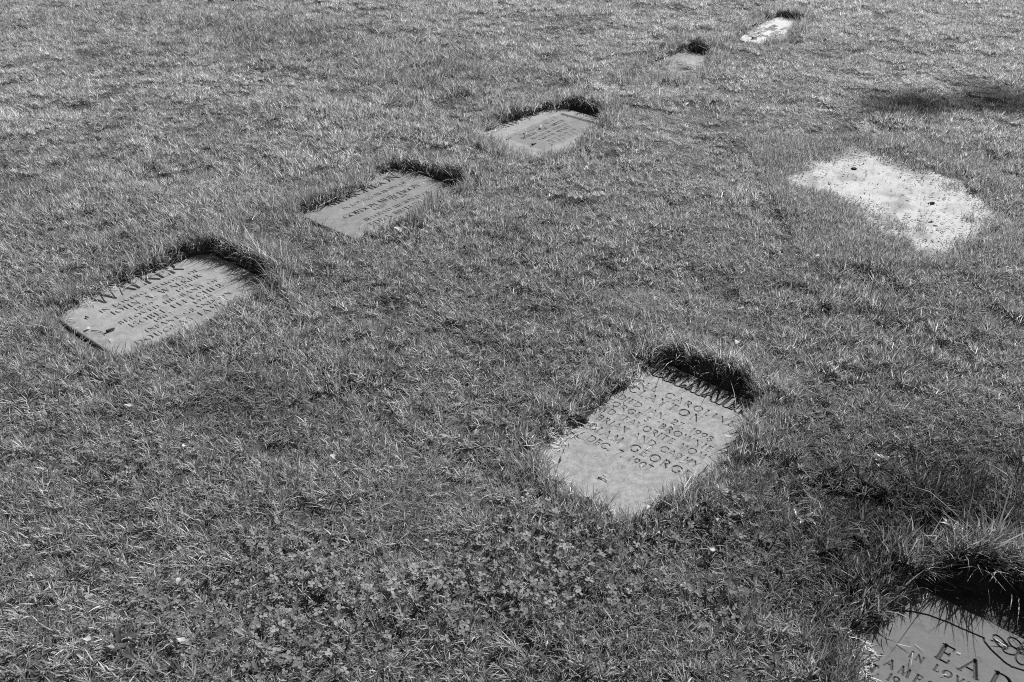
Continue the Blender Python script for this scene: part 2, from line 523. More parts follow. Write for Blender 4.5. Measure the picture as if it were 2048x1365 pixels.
def make_marker(name, label, origin_px, angle, rect, lines, mat, mat_cut, step, fine=None, outline_lines=(), joined=(), relief=None, extra=(), seed=0, tilt=(0, 0), mat_dark=None):
    """a flat grave marker: the slab's top is a relief with the letters cut into it; every letter is a part of its line"""
    o2 = ground_pt(*origin_px)
    root = empty('grave_marker', (o2[0], o2[1], 0.0), rad(angle))
    tag(root, label, 'grave marker', 'flat grave markers in the lawn')
    x0, x1, y0, y1 = rect
    xs = axis(x0, x1, step, fine and fine[0])
    ys = axis(y0, y1, step, fine and fine[1])
    X, Y = np.meshgrid(xs, ys)
    nx, ny = len(xs), len(ys)
    edge = np.minimum(np.minimum(X - x0, x1 - X), np.minimum(Y - y0, y1 - Y))
    wob = 0.004 * (fbm(X, Y, 0.05, 60 + seed) - 0.5)
    Z = -0.007 * np.clip(1 - (edge + wob) / 0.009, 0, 1) ** 2
    Z = Z + 0.0016 * (fbm(X, Y, 0.12, 61 + seed) - 0.5) + 0.0005 * (fbm(X, Y, 0.006, 62 + seed, 2) - 0.5)
    stain = np.clip(fbm(X, Y, 0.09, 63 + seed, 4) * 1.6 - 0.5, 0, 1) * 0.55
    stain += 0.75 * np.exp(-np.clip(edge, 0, 1) / 0.022) * fbm(X, Y, 0.03, 65 + seed)
    stain += 0.5 * sstep(.63, .70, fbm(X, Y, 0.022, 66 + seed, 4))            # lichen and water spots
    if relief:
        dz, st = relief(X, Y)
        Z = Z + dz
        stain = np.clip(stain + st, 0, 1)
    depth = np.zeros_like(Z)
    owner = np.zeros(Z.shape, int)
    groups = []                                                     # (line name, part id list, joined?)
    gid = 0
    dark_ids = set()

    def carve(strokes, g, outlined=False):
        pad = 0.009
        ax = np.array(strokes)
        bx0, bx1 = min(ax[:, 0].min(), ax[:, 2].min()) - pad, max(ax[:, 0].max(), ax[:, 2].max()) + pad
        by0, by1 = min(ax[:, 1].min(), ax[:, 3].min()) - pad, max(ax[:, 1].max(), ax[:, 3].max()) + pad
        i0, i1 = np.searchsorted(xs, bx0), np.searchsorted(xs, bx1)
        j0, j1 = np.searchsorted(ys, by0), np.searchsorted(ys, by1)
        if i1 - i0 < 2 or j1 - j0 < 2:
            return
        sx, sy = X[j0:j1, i0:i1], Y[j0:j1, i0:i1]
        s = np.full(sx.shape, 1.0)
        for a, b, c, d, w in strokes:
            ex, ey = c - a, d - b
            t = np.clip(((sx - a) * ex + (sy - b) * ey) / (ex * ex + ey * ey + 1e-12), 0, 1)
            s = np.minimum(s, np.hypot(sx - a - t * ex, sy - b - t * ey) - (w * (1.05 if outlined else 0.5)))
        if outlined:
            h = np.clip(0.0023 - np.abs(s), 0, 1) * 2.2
        else:
            h = np.minimum(np.clip(-s + 0.0002, 0, 1) * 2.2, 0.006)
        sub = depth[j0:j1, i0:i1]
        own = owner[j0:j1, i0:i1]
        up = h > np.maximum(sub, 0.00025)
        own[up] = g
        depth[j0:j1, i0:i1] = np.maximum(sub, h)

    for k, (text, a, b, base, cap) in enumerate(lines):
        ids = []
        for ch, strokes in layout(text, a, b, base, cap):
            gid += 1
            ids.append(gid)
            carve(strokes, gid, k in outline_lines)
        groups.append(('inscription_line', ids, k in joined))
        if k in outline_lines:
            dark_ids.update(ids)
    for nm, strokes in extra:
        gid += 1
        carve(strokes, gid)
        groups.append((nm, [gid], None))
    depth = depth * (0.8 + 0.4 * fbm(X, Y, 0.02, 64 + seed))
    Z = Z - depth
    verts = np.stack([X.ravel(), -Y.ravel(), Z.ravel() + tilt[0] * X.ravel() + tilt[1] * Y.ravel()], 1)
    i = (np.arange(ny - 1)[:, None] * nx + np.arange(nx - 1)[None, :]).ravel()
    F = np.stack([i, i + nx, i + nx + 1, i + 1], 1)
    fo = owner.ravel()[F].max(1)
    st = stain.ravel()

    def sub(faces, nm, m, parent):
        ids, inv = np.unique(faces.ravel(), return_inverse=True)
        return mesh_obj(nm, verts[ids], inv, np.full(len(faces), 4), m, parent, attrs={'stain': st[ids]})
    # slab: top without the letters, sides and underside
    top = F[fo == 0]
    ring = np.concatenate([np.arange(nx), np.arange(1, ny) * nx + nx - 1, (ny - 1) * nx + np.arange(nx - 2, -1, -1), np.arange(ny - 2, 0, -1) * nx])
    ids, inv = np.unique(np.concatenate([top.ravel(), ring]), return_inverse=True)
    vt = verts[ids]
    rl = inv[top.size:]
    low = verts[ring].copy()
    low[:, 2] = -0.095
    base_i = len(vt)
    m_ = len(ring)
    kk = np.arange(m_)
    side = np.stack([rl, rl[(kk + 1) % m_], base_i + (kk + 1) % m_, base_i + kk], 1)[:, ::-1]
    ff = np.concatenate([inv[:top.size], side.ravel(), base_i + kk])
    cc = np.concatenate([np.full(len(top) + m_, 4), [m_]])
    mesh_obj('slab', np.concatenate([vt, low]), ff, cc, mat, root, attrs={'stain': np.concatenate([st[ids], np.full(m_, 0.6)])})
    for nm, ids_, jn in groups:
        if jn is None or jn:
            f = F[np.isin(fo, ids_)]
            if len(f):
                o = sub(f, nm, mat_cut, root)
                if jn:
                    tag(o, kind='stuff')
        else:
            have = [g for g in ids_ if (fo == g).any()]
            if have:
                le = empty(nm, (0, 0, 0), 0, root)
                for g in have:
                    sub(F[fo == g], 'letter', mat_dark if mat_dark and g in dark_ids else mat_cut, le)
    return root


def stone_mat(name, c, var=0.16, sc=30, cut=1.0):
    return rough_mat(name, c * (1 - var), c * (1 + var), scale=sc, bump=0.5, bdist=0.0012, fine=300, attr='stain', attr_gain=0.32)


def pair(name, c, var=0.22, sc=30, cut=0.9):
    return stone_mat(name, c, var, sc), stone_mat(name + '_cut', c * cut, var, sc)


# first marker of the back row
a, b = pair('stone_pale', 0.245)
make_marker('walker', 'pale grey marker at the left end of the row, a white petal lying on it', (138, 652), 50, (-0.005, 0.575, -0.135, 0.30),
            [('WALKER', .128, .437, -.044, .062), ('IN LOVING MEMORY OF', .105, .465, .007, .0205), ('JOHN A. WALKER', .122, .446, .047, .026),
             ('1896', .182, .243, .078, .0195), ('1981', .336, .392, .078, .0195), ('BELOVED HUSBAND OF', .105, .468, .114, .0205), ('ISOBEL FLETCHER', .118, .456, .156, .026),
             ('1902', .183, .245, .186, .0195), ('1990', .326, .393, .186, .0195), ('INFANT GRANDSON', .132, .441, .218, .0205), ('DOUGLAS JAMES', .074, .412, .259, .026)],
            a, b, 0.0015, seed=1,
            extra=[('carved_leaf', [(.282, .068, .300, .064, .006), (.283, .074, .298, .072, .005), (.276, .078, .290, .060, .003), (.290, .080, .300, .078, .003)])])
# second
a, b = pair('stone_brown_grey', 0.2, 0.17)
make_marker('murch', 'darker grey marker with worn lettering, second in the row, straw along its left rim', (622, 428), 50, (-0.04, 0.535, -0.075, 0.355),
            [('MURCHISON', .085, .455, .012, .050), ('IN LOVING MEMORY OF', .105, .435, .070, .0205), ('GORDON MURCHISON', .055, .447, .134, .029), ('1889', .176, .238, .162, .0195), ('1969', .285, .352, .158, .0195),
             ('BELOVED HUSBAND OF', .090, .430, .206, .0215), ('EDNA BRILLINGER', .078, .414, .250, .026), ('1893', .14, .20, .286, .0195), ('1965', .30, .365, .286, .0195)],
            a, b, 0.0018, seed=2, relief=lambda X, Y: (0.0025 * sstep(.012, .022, Y) * sstep(.046, .036, Y), 0.0 * X))


# third: raised band above a recessed panel
def panel(X, Y):
    q = np.minimum(np.minimum(X - 0.0, .425 - X), np.minimum(Y - .083, .315 - Y)) + 0.012 * (fbm(X, Y, .08, 77) - .5)
    t = sstep(0.0, 0.016, q)
    return -0.007 * t, 0.75 * t


a, b = pair('stone_banded', 0.26, 0.13)
make_marker('third', 'pale marker, third in the row, with a raised band above a sunken panel', (975, 267), 50, (-0.09, 0.485, -0.06, 0.41),
            [('MILLER', .082, .335, .019, .047), ('IN LOVING MEMORY OF', .085, .335, .122, .018), ('ROBERT JAMES MILLER', .06, .36, .156, .022), ('BELOVED HUSBAND OF', .085, .335, .191, .018), ('EDITH MARY', .10, .32, .226, .022), ('REST IN PEACE', .11, .31, .262, .018), ('1901 1974', .09, .33, .290, .018)],
            a, b, 0.0021, seed=3, joined=(1, 2, 3, 4, 5, 6), relief=panel)
# fourth: almost lost under the turf
a, b = pair('stone_sunken', 0.26)
o4 = ground_pt(1300, 150)
make_marker('fourth', 'marker almost lost under overgrown turf, between the pale banded marker and the white one', (1290, 150), 50, (-0.03, 0.52, -0.12, 0.29), [], a, b, 0.02, seed=4)
# fifth
a, b = pair('stone_white', 0.50, 0.06, cut=0.3)
make_marker('fifth', 'almost white marker with dark worn letters, farthest up the row', (1497, 82), 50, (-0.02, 0.60, -0.15, 0.27),
            [('HARRIS', .10, .31, -.058, .040), ('IN LOVING MEMORY', .075, .40, -.017, .030), ('1908', .10, .165, .018, .026), ('1979', .275, .335, .014, .026), ('BELOVED WIFE', .13, .40, .050, .024), ('OF GEORGE', .095, .24, .080, .026), ('MOTHER', .33, .44, .082, .024)],
            a, b, 0.0032, seed=5, joined=(0, 1, 2, 3, 4, 5, 6))
# the tall marker in the middle, turned a quarter
a, b = pair('stone_mottled', 0.245, 0.30, 60, cut=0.85)
make_marker('bel', 'pale mottled marker with an outlined heading in shade and a dark leaf at its rim', (1493.4, 798.2), -41, (-0.36, 0.085, -0.006, 0.612),
            [('BELMAIER', -.262, .036, .067, .044), ('ETHEL CAROLINE', -.335, .034, .138, .0245), ('CLAYTON', -.272, -.046, .180, .029), ('DIED JAN. 27, 1998'.replace(',', '.'), -.272, .024, .229, .0225),
             ('GEORGE\'S "BROWNIE"', -.312, .058, .266, .0225), ('AND "FAVORITE MOM"', -.30, .060, .303, .0225), ('BRIAN AND CATHY', -.258, .053, .343, .0225),
             ('WILLIAM GEORGE', -.335, .056, .391, .0275), ('DEC. 7. 1907', -.224, -.029, .431, .0235)],
            a, b, 0.00125, seed=6, outline_lines=(0,), mat_dark=stone_mat('heading_paint', 0.06), fine=((-.34, .07), (.015, .45)))


# front corner marker
def scroll(pts, w):
    return [(pts[k][0], pts[k][1], pts[k + 1][0], pts[k + 1][1], w) for k in range(len(pts) - 1)]


def ell(cx, cy, rx, ry, rot, a0=0, a1=360, n=16, w=.003):
    r = []
    c, s = math.cos(rad(rot)), math.sin(rad(rot))
    P = []
    for k in range(n + 1):
        t = rad(a0 + (a1 - a0) * k / n)
        px, py = rx * math.cos(t), ry * math.sin(t)
        P.append((cx + c * px - s * py, cy + s * px + c * py))
    return scroll(P, w)


flower = []
for k in range(5):
    flower += ell(.252 + .020 * math.cos(k * 1.257), -.172 + .020 * math.sin(k * 1.257), .016, .011, k * 72)
flower += ell(.252, -.172, .008, .008, 0)
leafs = ell(.212, -.168, .019, .009, 35) + ell(.287, -.150, .019, .009, 20) + ell(.300, -.185, .019, .009, -30) + scroll([(.197, -.160), (.225, -.172)], .003)
a, b = pair('stone_dark_granite', 0.135, 0.07, 60, cut=0.5)
make_marker('ead', 'dark smooth marker with tall serif letters, cut off by the bottom right corner', (1730, 1275), -41, (-0.05, 0.47, -0.215, 0.36),
            [('EADIE', .126, .345, -.0445, .044), ('IN LOVING MEMORY', .086, .395, -.0105, .0172), ('JAMES', .040, .150, .0415, .0215), ('SEPT. 19', -.004, .097, .072, .019), ('FEB. 19', .006, .105, .103, .019)],
            a, b, 0.0012, seed=7, fine=((-.03, .33), (-.205, .12)),
            extra=[('carved_border', scroll([(.02, -.112), (.048, -.131), (.075, -.143), (.11, -.150), (.149, -.153), (.183, -.157), (.186, -.149), (.205, -.136), (.236, -.122), (.250, -.120), (.275, -.127), (.30, -.128), (.33, -.12)], .0035)),
                   ('carved_flower', flower), ('carved_leaves', leafs)])


# ------------------------------------------------------------------ grass
def blades(n, x, y, z, L, w, az, lean, curl, tone, K=3, twist=None):
    """arrays for n bent tapering blades"""
    s = np.linspace(0, 1, K + 1)
    th = lean[:, None] + curl[:, None] * s[None, :]
    th = np.clip(th, -1.9, 1.9)
    ds = L[:, None] / K
    hor = np.concatenate([np.zeros((n, 1)), np.cumsum(np.sin(th[:, :-1]) * ds, 1)], 1)
    ver = np.concatenate([np.zeros((n, 1)), np.cumsum(np.cos(th[:, :-1]) * ds, 1)], 1)
    cx, sy = np.cos(az)[:, None], np.sin(az)[:, None]
    px, py, pz = x[:, None] + hor * cx, y[:, None] + hor * sy, z[:, None] + ver
    tw = (np.zeros(n) if twist is None else twist)
    wx, wy = np.cos(az + PI / 2 + tw), np.sin(az + PI / 2 + tw)
    prof = np.array([0.75, 1.0, 0.72, 0.0]) if K == 3 else np.linspace(1, 0, K + 1)
    hw = 0.5 * w[:, None] * prof[None, :]
    V = np.zeros((n, 2 * K + 1, 3))
    for k in range(K):
        for sgn, q in ((-1, 0), (1, 1)):
            V[:, 2 * k + q, 0] = px[:, k] + sgn * wx * hw[:, k]
            V[:, 2 * k + q, 1] = py[:, k] + sgn * wy * hw[:, k]
            V[:, 2 * k + q, 2] = pz[:, k]
    V[:, 2 * K] = np.stack([px[:, K], py[:, K], pz[:, K]], 1)
    m = 2 * K + 1
    pat, cnt = [], []
    for k in range(K - 1):
        pat += [2 * k, 2 * k + 1, 2 * k + 3, 2 * k + 2]
        cnt.append(4)
    pat += [2 * K - 2, 2 * K - 1, 2 * K]
    cnt.append(3)
    Fl = (np.arange(n)[:, None] * m + np.array(pat)[None, :]).ravel()
    return V.reshape(-1, 3), Fl, np.tile(cnt, n), np.repeat(tone, m)


def tone_of(n, dry=0.05, lo=0.19, hi=0.56):
    t = lo + (hi - lo) * RNG.random(n) ** 1.5
    d = RNG.random(n) < dry
    t[d] = RNG.uniform(0.4, 0.6, d.sum())
    return t


def clover(n, R):
    """three-leaflet leaves on short stalks; each leaflet a folded fan"""
    V, Fc, C, T = [], [], [], []
    off = 0
    for _ in range(n):
        r, a = R * math.sqrt(RNG.random()), RNG.uniform(0, 2 * PI)
        cx, cy, h = r * math.cos(a), r * math.sin(a), RNG.uniform(0.012, 0.036)
        size = RNG.uniform(0.0032, 0.0070)
        tilt = Matrix.Rotation(RNG.normal(0, 0.38), 3, 'X') @ Matrix.Rotation(RNG.normal(0, 0.38), 3, 'Y') @ Matrix.Rotation(RNG.uniform(0, 2 * PI), 3, 'Z')
        tn = RNG.uniform(0.12, 0.26)
        for k in range(3):
            q = Matrix.Rotation(k * 2 * PI / 3, 3, 'Z')
            pts = [(0, 0, 0), (.7, -.62, .18), (1.35, -.62, .22), (1.6, 0, 0.02), (1.35, .62, .22), (.7, .62, .18)]
            for p in pts:
                v = tilt @ (q @ (Vector(p) * size))
                V.append((cx + v.x, cy + v.y, h + v.z))
            Fc += [off, off + 1, off + 2, off + 3, off, off + 3, off + 4, off + 5]
            C += [4, 4]
            T += [tn * (1 + .15 * (k - 1))] * 6
            off += 6
    return np.array(V), np.array(Fc), np.array(C), np.array(T)


def merge(parts):
    V, Fc, C, T = [], [], [], []
    o = 0
    for v, f, c, t in parts:
        V.append(v)
        Fc.append(f + o)
        C.append(c)
        T.append(t)
        o += len(v)
    return np.concatenate(V), np.concatenate(Fc), np.concatenate(C), np.concatenate(T)


TUFTS = bpy.data.collections.new('grass_tufts')


def tuft(n, R, L0, L1, w0, w1, lean, bias, dry=0.05, extra=None, lo=0.19, hi=0.56, per=9):
    # little clumps, each fanning out from one crown, of uneven height and tone
    m = max(n // per, 1)
    cr = R * np.sqrt(RNG.random(m))
    ca = RNG.uniform(0, 2 * PI, m)
    own = RNG.integers(0, m, n)
    fan = RNG.uniform(0, 2 * PI, n)
    sp = np.abs(RNG.normal(0, .0045, n))
    x = (cr * np.cos(ca))[own] + sp * np.cos(fan)
    y = (cr * np.sin(ca))[own] + sp * np.sin(fan)
    hc = RNG.uniform(.65, 1.2, m)[own]
    L = RNG.uniform(L0, L1, n) * hc
    hd = RNG.uniform(0, 2 * PI, m)[own]
    az = np.arctan2(np.sin(fan) + .7 * np.sin(hd), np.cos(fan) + .7 * np.cos(hd) + bias)
    ln = np.abs(RNG.normal(lean, 0.24, n)) + sp * 25
    cu = np.abs(RNG.normal(0.45, 0.4, n))
    flat = RNG.random(n) < 0.05
    ln[flat] += 0.7
    tn = tone_of(n, dry, lo, hi) * RNG.uniform(.72, 1.25, m)[own]
    P = [blades(n, x, y, np.full(n, -0.006), L, RNG.uniform(w0, w1, n), az, ln, cu, tn, 3, RNG.normal(0, 0.7, n))]
    # dead thatch low between the shoots
    k = n // 11
    r = R * np.sqrt(RNG.random(k))
    a = RNG.uniform(0, 2 * PI, k)
    P.append(blades(k, r * np.cos(a), r * np.sin(a), RNG.uniform(0.002, 0.012, k), RNG.uniform(.015, .035, k), RNG.uniform(.0012, .002, k), RNG.uniform(0, 2 * PI, k), RNG.uniform(1.2, 1.6, k), RNG.normal(0, .3, k), RNG.uniform(.08, .34, k), 3))
    if extra:
        P.append(clover(extra, R))
    V, Fc, C, T = merge(P)
    o = mesh_obj('grass_tuft', V, Fc, C, M_GRASS_I, False, attrs={'tone': T})
    TUFTS.objects.link(o)


R_T = 0.075
for _ in range(5):
    tuft(300, R_T, .018, .036, .0016, .0030, .40, .2)                       # 0-4 close lawn
for _ in range(4):
    tuft(220, R_T, .026, .048, .0019, .0033, .40, .2, lo=.17, hi=.58)       # 5-8 shaggy
for _ in range(3):
    tuft(220, R_T, .018, .038, .0016, .0030, .42, .2, extra=22)             # 9-11 clover mixed in
for _ in range(3):
    tuft(380, R_T, .014, .028, .0011, .0019, .60, .2, dry=.12, lo=.24, hi=.56)  # 12-14 fine mossy
for _ in range(3):
    tuft(160, R_T, .050, .085, .0026, .0042, .50, .7, lo=.15, hi=.46)       # 15-17 long coarse


def jitter_grid(x0, x1, y0, y1, d):
    xs, ys = np.arange(x0, x1, d), np.arange(y0, y1, d)
    X, Y = np.meshgrid(xs, ys)
    x = X.ravel() + RNG.uniform(-.5, .5, X.size) * d
    y = Y.ravel() + RNG.uniform(-.5, .5, X.size) * d
    return x, y


def blob(x, y, u, v, rx, ry):
    c = ground_pt(u, v)
    return np.exp(-(((x - c[0]) / rx) ** 2 + ((y - c[1]) / ry) ** 2))


def lawn_points():
    px, py = [], []
    for y0, y1, d in ((0.75, 2.2, .054), (2.2, 3.6, .058), (3.6, 8.3, .062)):
        x, y = jitter_grid(-4.6, 4.6, y0, y1, d)
        half = 0.62 * np.hypot(y, 1.0) * 0.97 + 0.75
        k = np.abs(x) < half
        px.append(x[k])
        py.append(y[k])
    x, y = np.concatenate(px), np.concatenate(py)
    d, _ = hole_sd(x, y)
    s = poly_sd(SAND, x, y)
    k = (d > 0.062) & (s > 0.02)
    # bare gaps between clumps
    gap = fbm(x, y, 0.10, 31, 2)
    keep = gap < 0.80
    k &= keep
    x, y, d, s, gap = x[k], y[k], d[k], s[k], gap[k]
    n = len(x)
    ht = fbm(x, y, 0.28, 32, 3)
    big = fbm(x, y, 0.9, 33, 3)
    longf = 0.9 * blob(x, y, 1900, 1080, .42, .30) + 0.75 * blob(x, y, 800, 150, .75, .75) + 0.6 * blob(x, y, 470, 60, .8, .6) + 0.5 * blob(x, y, 80, 420, .7, .6) + 0.5 * blob(x, y, 1750, 620, .4, .3)
    clov = 0.8 * blob(x, y, 1280, 1130, .34, .16) + 0.7 * blob(x, y, 700, 1180, .5, .25) + 0.7 * blob(x, y, 480, 1290, .2, .12) + 0.4 * blob(x, y, 1120, 1010, .2, .12) + 0.4 * blob(x, y, 200, 900, .4, .25)
    moss = 0.7 * blob(x, y, 1440, 1170, .10, .07) + 0.6 * blob(x, y, 860, 1040, .2, .12) + 0.5 * blob(x, y, 1500, 250, 1.6, 1.4) + 0.4 * blob(x, y, 1350, 640, .3, .25)
    r1, r2 = RNG.random(n), RNG.random(n)
    idx = RNG.integers(0, 5, n)
    sh = (ht * 0.6 + big * 0.4 + 0.35 * longf + 0.18 * (r1 - .5)) > 0.65
    idx[sh] = RNG.integers(5, 9, sh.sum())
    nr = (y < 3.3) & (RNG.random(n) < 0.7 * sstep(3.4, 2.4, y))
    idx[nr] = RNG.integers(5, 9, nr.sum())
    lg = longf * r1 > 0.42
    idx[lg] = RNG.integers(15, 18, lg.sum())
    cl = (clov + 0.35 * (fbm(x, y, .2, 34) - .5) + (y < 3.2) * 0.08) * (0.3 + 1.2 * r2) > 0.56
    idx[cl] = RNG.integers(9, 12, cl.sum())
    ms = (moss + 0.5 * (fbm(x, y, .22, 35) - .5)) * (0.5 + r2) > 0.38
    idx[ms & ~lg] = RNG.integers(12, 15, (ms & ~lg).sum())
    sc = (0.62 + 0.75 * ht) * RNG.uniform(.85, 1.15, n) * (1 - 0.62 * sstep(.56, .72, gap))
    sc *= np.where(s < 0.12, 0.7, 1.0) * np.where(nr, 0.72, 1.0) * (1 - 0.22 * sstep(2.8, 4.8, y) * (1 - np.clip(longf, 0, 1)))
    flow = 2 * PI * 1.6 * fbm(x, y, 0.8, 36, 2) + RNG.normal(0, 1.1, n)
    rot = np.stack([RNG.normal(0, .12, n), RNG.normal(0, .12, n), flow], 1)
    scl = np.stack([np.full(n, 1.0) * RNG.uniform(.9, 1.15, n), np.full(n, 1.0), sc], 1)
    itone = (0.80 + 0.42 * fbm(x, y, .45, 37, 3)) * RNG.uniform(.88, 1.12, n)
    itone *= 1 - 0.15 * np.clip(longf, 0, 1) - 0.66 * blob(x, y, 1930, 1090, .58, .36)  # long grass a little darker; corner blob paints in bank shade and vignette
    itone *= 1 - 0.3 * sstep(.58, .72, gap)                            # gaps toned darker to stand in for the shade between clumps
    itone *= 1.02 + 0.36 * sstep(2.0, 5.0, y)                      # backlit far lawn at a low view angle: its brightness put into the tone
    z = ground_z(x, y)
    return x, y, z, rot, scl, idx, itone


def scatter(name, x, y, z, rot, scl, idx, itone, kind='stuff'):
    me = bpy.data.meshes.new(name)
    n = len(x)
    me.vertices.add(n)
    me.vertices.foreach_set('co', np.stack([x, y, z], 1).astype(np.float32).ravel())
    for nm, ty, v in (('rot', 'FLOAT_VECTOR', rot), ('scl', 'FLOAT_VECTOR', scl)):
        a = me.attributes.new(nm, ty, 'POINT')
        a.data.foreach_set('vector', v.astype(np.float32).ravel())
    a = me.attributes.new('idx', 'INT', 'POINT')
    a.data.foreach_set('value', idx.astype(np.int32))
    a = me.attributes.new('itone', 'FLOAT', 'POINT')
    a.data.foreach_set('value', itone.astype(np.float32))
    o = bpy.data.objects.new(name, me)
    COL.objects.link(o)
    ng = bpy.data.node_groups.new(name + '_nodes', 'GeometryNodeTree')
    ng.interface.new_socket('Geometry', in_out='INPUT', socket_type='NodeSocketGeometry')
    ng.interface.new_socket('Geometry', in_out='OUTPUT', socket_type='NodeSocketGeometry')
    gi, go = ng.nodes.new('NodeGroupInput'), ng.nodes.new('NodeGroupOutput')
    ci = ng.nodes.new('GeometryNodeCollectionInfo')
    ci.inputs['Collection'].default_value = TUFTS
    ci.inputs['Separate Children'].default_value = True
    ci.inputs['Reset Children'].default_value = True
    ip = ng.nodes.new('GeometryNodeInstanceOnPoints')
    ip.inputs['Pick Instance'].default_value = True

    def named(nm, ty):
        q = ng.nodes.new('GeometryNodeInputNamedAttribute')
        q.data_type = ty
        q.inputs['Name'].default_value = nm
        return q.outputs[0]
    e2r = ng.nodes.new('FunctionNodeEulerToRotation')
    ng.links.new(named('rot', 'FLOAT_VECTOR'), e2r.inputs[0])
    ng.links.new(gi.outputs[0], ip.inputs['Points'])
    ng.links.new(ci.outputs[0], ip.inputs['Instance'])
    ng.links.new(named('idx', 'INT'), ip.inputs['Instance Index'])
    ng.links.new(e2r.outputs[0], ip.inputs['Rotation'])
    ng.links.new(named('scl', 'FLOAT_VECTOR'), ip.inputs['Scale'])
    ng.links.new(ip.outputs[0], go.inputs[0])
    md = o.modifiers.new('grass', 'NODES')
    md.node_group = ng
    tag(o, kind=kind)
    return o


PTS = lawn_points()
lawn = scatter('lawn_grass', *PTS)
print('lawn tufts', len(PTS[0]))


# grass along the rims of the openings, blade by blade
def rim_grass():
    parts = []
    for k, P in HOLES.items():
        lo, hi = P.min(0) - .12, P.max(0) + .12
        area = np.prod(hi - lo)
        dens = {'bel': 58000, 'ead': 62000, 'walker': 52000, 'murch': 46000, 'third': 42000}.get(k, 38000)
        n = int(area * dens)
        m = n // 8
        own = RNG.integers(0, m, n)
        cx_, cy_ = RNG.uniform(lo[0], hi[0], m), RNG.uniform(lo[1], hi[1], m)
        x, y = cx_[own] + RNG.normal(0, .005, n), cy_[own] + RNG.normal(0, .005, n)
        hc, tc_, hd = RNG.uniform(.5, 1.35, m)[own], RNG.uniform(.65, 1.35, m)[own], RNG.uniform(0, 2 * PI, m)[own]
        d, idx = hole_sd(x, y)
        thin = 0.55 if k == 'fourth' else 0.0
        keep = (d > 0.004) & (d < 0.105) & (RNG.random(n) < np.where(d > 0.06, 0.5, 1.0))
        if thin:                                               # turf creeping over the lost marker
            c4 = ground_pt(1400, 116)
            keep |= (d <= 0.004) & (d > -0.3) & (RNG.random(n) < 0.62 * sstep(.07, .26, np.hypot(x - c4[0], y - c4[1])))
        else:
            keep |= (d <= 0.004) & (d > -0.03) & (RNG.random(n) < 0.06 * (1 + d / .03))
        if k == 'ead':
            keep &= y > 0.85
        x, y, d, hc, tc_, hd = (q[keep] for q in (x, y, d, hc, tc_, hd))
        n = len(x)
        nx, ny = hole_normal(x, y)
        sunny = np.clip(nx * SX + ny * SY, 0, 1)
        far = np.clip(ny, 0, 1)
        near = np.clip(-ny, 0, 1)
        L = hc * RNG.uniform(.026, .052, n) * (1 + 0.35 * sunny + 0.05 * far - 0.2 * near) * (0.45 + 1.15 * fbm(x, y, .10, 44, 2))
        if k == 'ead':
            L = L * (1.0 + 0.40 * sunny)
        L = L * np.where(RNG.random(n) < .05, 1.7, 1.0)
        w = RNG.uniform(.0014, .0028, n) * (1 + 0.25 * sunny) * (1.25 if k == 'ead' else 1)
        az = hd + RNG.normal(0, 1.0, n)
        over = (0.30 + 0.40 * sunny + 0.2 * far - 0.25 * near) * np.exp(-d / 0.05)
        vx, vy = np.cos(az) - nx * over * 1.6, np.sin(az) - ny * over * 1.6
        az = np.arctan2(vy, vx)
        lean = np.abs(RNG.normal(.30, .25, n)) + 0.22 * over
        curl = np.abs(RNG.normal(.55, .4, n)) + 0.35 * over
        z = np.maximum(ground_z(x, y) - 0.004, np.where(d < 0, 0.0, -1))
        t = tone_of(n, 0.07) * tc_
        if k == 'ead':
            t *= 0.6  # shade of the bank put into the blade tone
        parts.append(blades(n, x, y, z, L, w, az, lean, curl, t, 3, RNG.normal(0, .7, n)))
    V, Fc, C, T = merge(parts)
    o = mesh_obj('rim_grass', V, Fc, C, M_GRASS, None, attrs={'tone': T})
    tag(o, kind='stuff')
    print('rim blades', len(C) // 3)


rim_grass()


# sparse grass creeping into the sand
def sand_grass():
    lo, hi = SAND.min(0) - .08, SAND.max(0) + .08
    n = 80000
    x, y = RNG.uniform(lo[0], hi[0], n), RNG.uniform(lo[1], hi[1], n)
    s = poly_sd(SAND, x, y) + 0.15 * (fbm(x, y, 0.12, 21, 4) - 0.5)
    p = 0.8 * sstep(-0.09, 0.05, s) + 0.006
    tufts_ = [(1790, 462, .035), (1897, 383, .03), (1840, 470, .02), (1990, 425, .05), (1640, 398, .03), (1938, 447, .022), (1720, 445, .03)]
    for u, v, r in tufts_:
        c = ground_pt(u, v)
        p = np.maximum(p, 0.9 * np.exp(-((x - c[0]) ** 2 + (y - c[1]) ** 2) / r ** 2))
    k = RNG.random(n) < p
    x, y, s = x[k], y[k], s[k]
    n = len(x)
    L = RNG.uniform(.018, .042, n) * np.where(s < -0.03, 0.9, 1)
    V, Fc, C, T = blades(n, x, y, np.maximum(ground_z(x, y), 0.012), L, RNG.uniform(.0012, .0022, n), RNG.uniform(0, 2 * PI, n), np.abs(RNG.normal(.45, .35, n)), np.abs(RNG.normal(.5, .4, n)), tone_of(n, .08), 3, RNG.normal(0, .7, n))
    o = mesh_obj('sparse_grass', V, Fc, C, M_GRASS, None, attrs={'tone': T})
    tag(o, kind='stuff')


sand_grass()


def flakes(name, x, y, z, ln, wd, az, tone, mat, up=0.0):
    """small bits lying about: slightly bent slivers"""
    n = len(x)
    V, Fc, C, T = blades(n, x, y, z, ln, wd, az, np.full(n, PI / 2) - np.abs(RNG.normal(0, .12 + up, n)), RNG.normal(0.0, .25, n), tone, 3, RNG.normal(0, .2, n))
    o = mesh_obj(name, V, Fc, C, mat, None, attrs={'tone': T})
    tag(o, kind='stuff')
    return o


